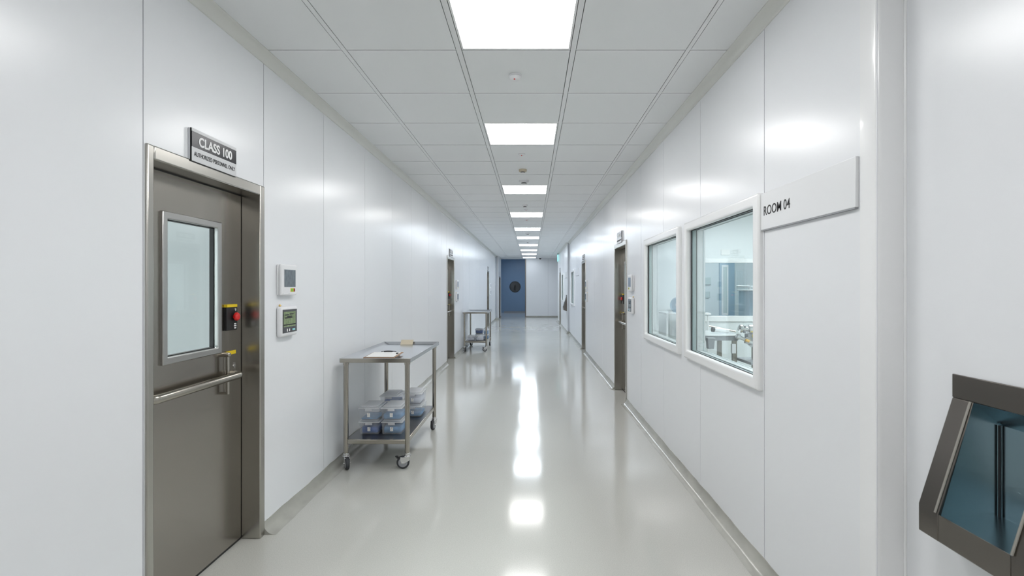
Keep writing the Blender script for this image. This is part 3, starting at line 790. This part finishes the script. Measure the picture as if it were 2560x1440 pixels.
def make_box(x0, x1, y0, y1, z0, h, label, sticker=True, group='clear lidded plastic boxes on the cart shelf'):
    R = thing('storage_box', ((x0 + x1) / 2, (y0 + y1) / 2, z0), label, 'box', group)
    zl = z0 + h - .022; t = .0022; tp = .008
    o = [(x0 + tp, y0 + tp), (x1 - tp, y0 + tp), (x1 - tp, y1 - tp), (x0 + tp, y1 - tp)]; u = [(x0 + .002, y0 + .002), (x1 - .002, y0 + .002), (x1 - .002, y1 - .002), (x0 + .002, y1 - .002)]
    sh = lambda ps, q: [(p[0] + (q if i in (0, 3) else -q), p[1] + (q if i < 2 else -q)) for i, p in enumerate(ps)]
    V = [(*p, z0) for p in o] + [(*p, zl) for p in u] + [(*p, zl) for p in sh(u, t)] + [(*p, z0 + t) for p in sh(o, t)]
    F = [(0, 1, 2, 3), (12, 13, 14, 15)]
    for i in range(4):
        j = (i + 1) % 4
        F += [(i, j, 4 + j, 4 + i), (4 + i, 4 + j, 8 + j, 8 + i), (8 + i, 8 + j, 12 + j, 12 + i)]
    b = MB(); b.add(V, F); b.build('container', M['plas'], R, bevel=.004)
    b = MB(); b.box(x0 - .003, x1 + .003, y0 - .003, y1 + .003, zl + .0005, zl + .010); b.build('lid', M['plaslid'], R, bevel=.004)
    b = MB(); b.box(x0 + .012, x1 - .012, y0 + .014, y1 - .014, zl + .0105, zl + .0215); b.build('lid_panel', M['plaslid'], R, bevel=.005)
    xm = (x0 + x1) / 2
    b = MB(); b.box(xm - .026, xm + .026, y0 - .007, y0 - .0035, zl - .014, zl + .008); b.build('latch', M['plaslid'], R, bevel=.002)
    if sticker:
        zc = z0 + h * .36
        b = MB(); b.prism([(xm - .011, y0 + .0028, zc - .015), (xm + .011, y0 + .0028, zc - .015), (xm + .011, y0 + .0009, zc + .015), (xm - .011, y0 + .0009, zc + .015)], (0, -.0015, 0)); b.build('sticker', M['sticker'], R)
    return R
def pouch(x0, x1, y0, y1, z0, z1, m, label, name='blue_pouch'):
    b = MB(); n = 8; vs = []; fs = []
    cx, cy, cz = (x0 + x1) / 2, (y0 + y1) / 2, (z0 + z1) / 2
    for i in range(n + 1):
        for j in range(2 * n):
            th = PI * i / n; ph = PI * j / n
            f = lambda v: math.copysign(abs(v) ** .2, v)
            q = 1 - random.uniform(0, .06)
            vs.append((cx + (x1 - x0) / 2 * f(math.sin(th)) * f(math.cos(ph)) * q, cy + (y1 - y0) / 2 * f(math.sin(th)) * f(math.sin(ph)) * q, cz + (z1 - z0) / 2 * f(math.cos(th)) * (q if f(math.cos(th)) > -.9 else 1)))
    for i in range(n):
        for j in range(2 * n): fs.append((i * 2 * n + j, i * 2 * n + (j + 1) % (2 * n), (i + 1) * 2 * n + (j + 1) % (2 * n), (i + 1) * 2 * n + j))
    b.add(vs, fs)
    return tag(b.build(name, M[m], smooth=60), label, 'pouch', 'packed contents of the plastic boxes')

SZ = .2128; H1 = .105
BX = [  # x0, x1, y0, y1, level, label, contents
    (-1.291, -1.141, 3.880, 4.110, 0, 'front left bottom box with dark blue contents on the near cart', ('pouch', .62)),
    (-1.293, -1.143, 3.878, 4.105, 1, 'front left top box, mostly clear, on the near cart', ('pouchl', .09)),
    (-1.124, -.968, 3.880, 4.110, 0, 'front right bottom box with patterned sticker and blue contents on the near cart', ('pouchl', .66)),
    (-1.126, -.970, 3.878, 4.105, 1, 'front right top box with light blue contents on the near cart', ('pouchl', .5)),
    (-1.255, -1.105, 4.300, 4.530, 0, 'rear left bottom box on the near cart, hidden behind the front boxes', ('gauze', .5)),
    (-1.257, -1.107, 4.298, 4.530, 1, 'rear left top box with dark blue contents on the near cart', ('pouch', .5)),
    (-1.085, -.932, 4.400, 4.630, 0, 'rear right bottom box with blue contents, behind the front right leg of the near cart', ('pouchl', .35)),
    (-1.087, -.934, 4.398, 4.628, 1, 'rear right top box, frosted white, behind the front right leg of the near cart', ('gauze', .7)),
]
for (x0, x1, y0, y1, lv, lab, (pm, pf)) in BX:
    z = SZ + lv * (H1 + .001)
    make_box(x0, x1, y0, y1, z, H1, lab)
    pouch(x0 + .0110, x1 - .0110, y0 + .0110, y1 - .0110, z + .004, z + .004 + (H1 - .030) * pf, pm,
          {'pouch': 'dark blue pouch', 'pouchl': 'light blue pouch', 'gauze': 'pale pouch'}[pm] + ' inside the ' + lab.split(',')[0].split(' with')[0].split(' on the')[0] + ' of the near cart')
S2 = 'farther cart'
for (x0, x1, y0, y1, lv, lab, (pm, pf)) in [
    (-1.31, -1.16, 10.62, 10.84, 0, 'front left frosted box on the farther cart', ('gauze', .8)),
    (-1.14, -.985, 10.62, 10.84, 0, 'front right frosted box on the farther cart', ('gauze', .8)),
    (-1.20, -1.03, 11.05, 11.28, 0, 'rear bottom box on the farther cart', ('gauze', .8)),
    (-1.20, -1.03, 11.05, 11.28, 1, 'rear top box with deep blue contents on the farther cart', ('pouch', .85)),
    (-1.01, -.90, 10.95, 11.15, 0, 'narrow right bottom box with blue contents on the farther cart', ('pouchl', .8)),
    (-1.01, -.90, 10.95, 11.15, 1, 'narrow right top box with blue contents on the farther cart', ('pouchl', .8))]:
    z = SZ + lv * (H1 + .001)
    make_box(x0, x1, y0, y1, z, H1, lab, False, 'boxes on the farther cart')
    pouch(x0 + .0110, x1 - .0110, y0 + .0110, y1 - .0110, z + .004, z + .004 + (H1 - .030) * pf, pm,
          {'pouch': 'dark blue pouch', 'pouchl': 'light blue pouch', 'gauze': 'pale pouch'}[pm] + ' inside the ' + lab.split(' with')[0].split(' on the')[0] + ' of the farther cart')

# clipboard and card on the near cart
R = thing('clipboard', (-1.11, 3.92, .7835), 'brown clipboard with white paper lying on the near cart', 'clipboard')
q = MB(); zc = .7975
pl = [(-1.222, 3.762), (-.992, 3.762), (-1.006, 4.085), (-1.242, 4.085)]
q.prism([(*p, .7985) for p in pl], (0, 0, .0055)); q.build('board', M['board'], R, bevel=.002)
q = MB(); q.prism([(-1.206, 3.772, .8045), (-1.004, 3.772, .8045), (-1.018, 4.05, .8045), (-1.228, 4.05, .8045)], (0, 0, .0035)); q.build('paper', M['paper'], R)
q = MB(); q.prism([(-1.20, 3.8, .7836), (-1.02, 3.8, .7836), (-1.03, 4.06, .7836), (-1.21, 4.06, .7836)], (0, 0, .0148)); q.build('paper_stack', M['paper'], R)
q = MB(); q.tube([(-1.175, 4.055, .809), (-1.16, 4.06, .813), (-1.13, 4.062, .8165), (-1.10, 4.062, .816), (-1.07, 4.06, .812), (-1.055, 4.052, .809)], .0022, 8); q.box(-1.15, -1.085, 4.045, 4.075, .8082, .812); q.build('clip', M['black'], R)
q = MB(); q.obox((-1.020, 3.945, .812), (.007, 0, 0), (0, .014, 0), (0, 0, .004)); q.build('binder_clip', M['black'], R, bevel=.002)
q = MB(); q.prism([(-1.212, 4.795, .7835), (-1.098, 4.795, .7835), (-1.098, 4.835, .823), (-1.212, 4.835, .823)], (0, .002, .001))
tag(q.build('card', M['card']), 'beige card leaning on the rear lip of the near cart tray', 'card')

# ------------------------------------------------------------------ things in the rooms behind the glass
R = thing('lab_table', (2.0, 5.9, 0), 'steel table with grey apron seen through the near window', 'table')
q = MB(); q.box(1.79, 2.26, 5.60, 6.15, .785, .800); q.build('table_top', M['frame'], R, bevel=.002)
q = MB(); q.box(1.81, 2.24, 5.612, 6.13, .735, .784); q.build('apron', M['hub'], R)
for x, y in ((1.84, 5.65), (2.215, 5.65), (1.84, 6.1), (2.215, 6.1)): MB().box(x - .022, x + .022, y - .022, y + .022, 0, .735).build('leg', M['steel'], R)
R = thing('waste_bin', (1.93, 5.57, .66), 'small grey bin hanging from the table edge behind the near window', 'bin')
V = [(x, y, z) for z, e in ((.655, .008), (.765, 0)) for x, y in ((1.888 + e, 5.53 + e), (1.962 - e, 5.53 + e), (1.962 - e, 5.605), (1.888 + e, 5.605))]
q = MB(); q.add(V, [(0, 1, 2, 3), (0, 1, 5, 4), (1, 2, 6, 5), (2, 3, 7, 6), (3, 0, 4, 7)]); q.build('bin_body', M['hub'], R)
q = MB(); q.box(1.884, 1.966, 5.526, 5.608, .763, .772); q.build('bin_rim', M['seam'], R)
q = MB(); q.box(2.165, 2.205, 5.58, 5.62, .60, .70); q.build('pump_unit', M['white'], None)
bpy.data.objects['pump_unit'].name = 'dispenser'; tag(bpy.data.objects['dispenser'], 'white dispenser beside the table leg behind the near window', 'dispenser')
R = thing('inspection_tube', (2.15, 5.8, .80), 'white tube with black end lying on the table behind the near window', 'tube')
MB().cyl((2.03, 5.75, .842), (2.20, 5.78, .825), .022, n=16).build('barrel', M['white'], R)
MB().cyl((2.005, 5.746, .845), (2.03, 5.75, .842), .026, n=16).build('black_end', M['black'], R)
MB().tube([(1.99, 5.80, .878), (2.10, 5.79, .855), (2.20, 5.77, .835), (2.27, 5.75, .82)], .009, 10).build('metal_rod', M['tube'], R)
R = thing('process_machine', (2.42, 5.5, 0), 'machine of pipes, valves and clamps seen at the right of the near window', 'machine')
q = MB(); q.cyl((2.425, 5.62, 0), (2.425, 5.62, .70), .034, n=20); q.build('post', M['steel'], R)
q = MB(); q.box(2.29, 2.70, 5.40, 5.80, .50, .53); q.build('platform', M['hub'], R, bevel=.004)
q = MB(); q.lathe((2.235, 5.58, .868), (1, 0, -.05), [(.03, 0), (.045, .01), (.045, .03), (.025, .035), (.025, .10), (.05, .105), (.05, .14), (.02, .15), (.02, .3)], 20); q.build('valve_body', M['chrome'], R, smooth=40)
q = MB(); q.lathe((2.195, 5.55, .795), (1, 0, -.45), [(.02, 0), (.03, .01), (.03, .04), (.018, .045), (.018, .11), (.036, .115), (.036, .15), (.02, .155), (.02, .28)], 20); q.build('feed_pipe', M['alu'], R, smooth=40)
q = MB(); q.lathe((2.425, 5.62, .655), (0, 0, 1), [(.03, 0), (.07, .03), (.07, .07), (.045, .09), (.045, .16), (.02, .18)], 24); q.build('clamp_head', M['chrome'], R, smooth=40)
q = MB(); q.lathe((2.385, 5.54, .795), (-.1, -1, 0), [(.022, 0), (.026, .01), (.024, .03), (.01, .036)], 20); q.build('yellow_knob', M['yellow'], R, smooth=40)
q = MB(); q.lathe((2.41, 5.55, .888), (-.1, -1, 0), [(.014, 0), (.016, .01), (.008, .02)], 16); q.build('red_knob', M['red'], R, smooth=40)
q = MB(); q.lathe((2.285, 5.52, .752), (1, 0, -.45), [(.016, 0), (.016, .04)], 16); q.build('orange_coupling', M['amber'], R)
q = MB(); q.box(2.285, 2.31, 5.56, 5.60, .82, .90); q.box(2.33, 2.46, 5.56, 5.66, .70, .81); q.build('bracket', M['hub'], R, bevel=.004)
q = MB(); q.lathe((2.36, 5.44, .53), (0, 0, 1), [(.02, 0), (.026, .01), (.016, .03), (.012, .045)], 16); q.build('foot_valve', M['chrome'], R, smooth=40)
R = thing('white_bench', (2.25, 7.5, 0), 'white bench with thin legs seen through the second window', 'bench')
MB().box(1.875, 2.50, 7.2, 7.85, .93, .955).build('bench_top', M['frame'], R, bevel=.003)
for x, y in ((1.90, 7.24), (2.47, 7.24), (1.90, 7.8), (2.47, 7.8)): MB().box(x - .010, x + .010, y - .010, y + .010, 0, .93).build('leg', M['frame'], R)
R = thing('round_basin', (2.12, 7.4, .955), 'pale blue oval dish standing on the white bench behind the second window', 'dish')
q = MB(); q.lathe((2.068, 7.38, 1.062), (-.75, -.6, .12), [(.105, 0), (.105, .008), (.09, .004), (.06, -.02), (.02, -.03)], 32); q.build('dish', M['bluecab'], R, smooth=50)
q = MB(); q.lathe((2.068, 7.38, 1.062), (-.75, -.6, .12), [(.022, .001), (.018, .008)], 16); q.build('dish_hub', M['white'], R)
q = MB(); q.box(2.03, 2.13, 7.34, 7.44, .9555, .962); q.build('dish_stand', M['bluecab'], R)
q = MB(); q.box(2.93, 3.06, 7.985, 7.999, 1.81, 1.89); tag(q.build('wall_notice', M['paper']), 'small pale notice above the inner window in the room', 'notice')
R = thing('blue_door', (4.2, 11.08, 0), 'blue door with tall glazed slot in the second room', 'door')
q = MB(); q.box(4.02, 4.34, 11.05, 11.098, 0, 1.85); q.build('door_leaf', M['bluedoor'], R)
q = MB(); q.box(4.06, 4.20, 11.035, 11.049, .72, 1.78); q.build('slot_frame', M['frame'], R)
q = MB(); q.box(4.09, 4.17, 11.028, 11.0345, .76, 1.74); q.build('slot_glass', M['jamb'], R)
q = MB(); q.box(3.66, 3.84, 11.06, 11.098, 1.36, 1.52); tag(q.build('wall_unit', M['jamb'], bevel=.01), 'upper grey wall unit in the second room', 'control panel')
q = MB(); q.box(3.68, 3.82, 11.06, 11.098, 1.08, 1.22); tag(q.build('wall_unit', M['jamb'], bevel=.01), 'lower grey wall unit in the second room', 'control panel')
R = thing('cabinet', (4.3, 9.6, 0), 'pale blue cabinet in the second room, at the right of the inner window', 'cabinet')
MB().box(4.00, 4.65, 9.5, 10.0, .05, 1.24).build('body', M['bluecab'], R, bevel=.01)
MB().box(3.98, 4.67, 9.48, 10.02, 1.241, 1.27).build('top', M['frame'], R, bevel=.006)
R = thing('swing_arm', (4.05, 9.55, 1.27), 'white jointed arm resting on the pale blue cabinet', 'arm')
MB().box(3.80, 4.02, 9.52, 9.60, 1.305, 1.345).build('arm_end', M['frame'], R, bevel=.01)
MB().box(4.02, 4.40, 9.53, 9.59, 1.295, 1.335).build('arm_beam', M['frame'], R, bevel=.01)
MB().cyl((4.03, 9.56, 1.2705), (4.03, 9.56, 1.37), .03, n=16).build('joint', M['white'], R)

# ------------------------------------------------------------------ camera, world, output look
cam = bpy.data.cameras.new('camera'); co = bpy.data.objects.new('camera', cam); COL.objects.link(co)
cam.sensor_fit = 'HORIZONTAL'; cam.sensor_width = 36.; cam.lens = 36. * 1295 / 2560
cam.shift_x = -48 / 2560; cam.shift_y = -3 / 2560
cam.clip_start = .05; cam.clip_end = 200
co.location = (0, 0, HC * U); co.rotation_euler = (PI / 2, 0, 0)
cam.dof.use_dof = True; cam.dof.focus_distance = 4.5; cam.dof.aperture_fstop = 5.6
scene.camera = co
wd = bpy.data.worlds.new('world'); scene.world = wd; wd.use_nodes = True
wd.node_tree.nodes['Background'].inputs[0].default_value = (.6, .65, .7, 1); wd.node_tree.nodes['Background'].inputs[1].default_value = .15
vs_ = scene.view_settings
vs_.view_transform = 'Standard'; vs_.look = 'None'; vs_.exposure = 0.; vs_.gamma = 1.; vs_.use_curve_mapping = False
for o in bpy.data.objects:
    if '_o' in o: del o['_o']
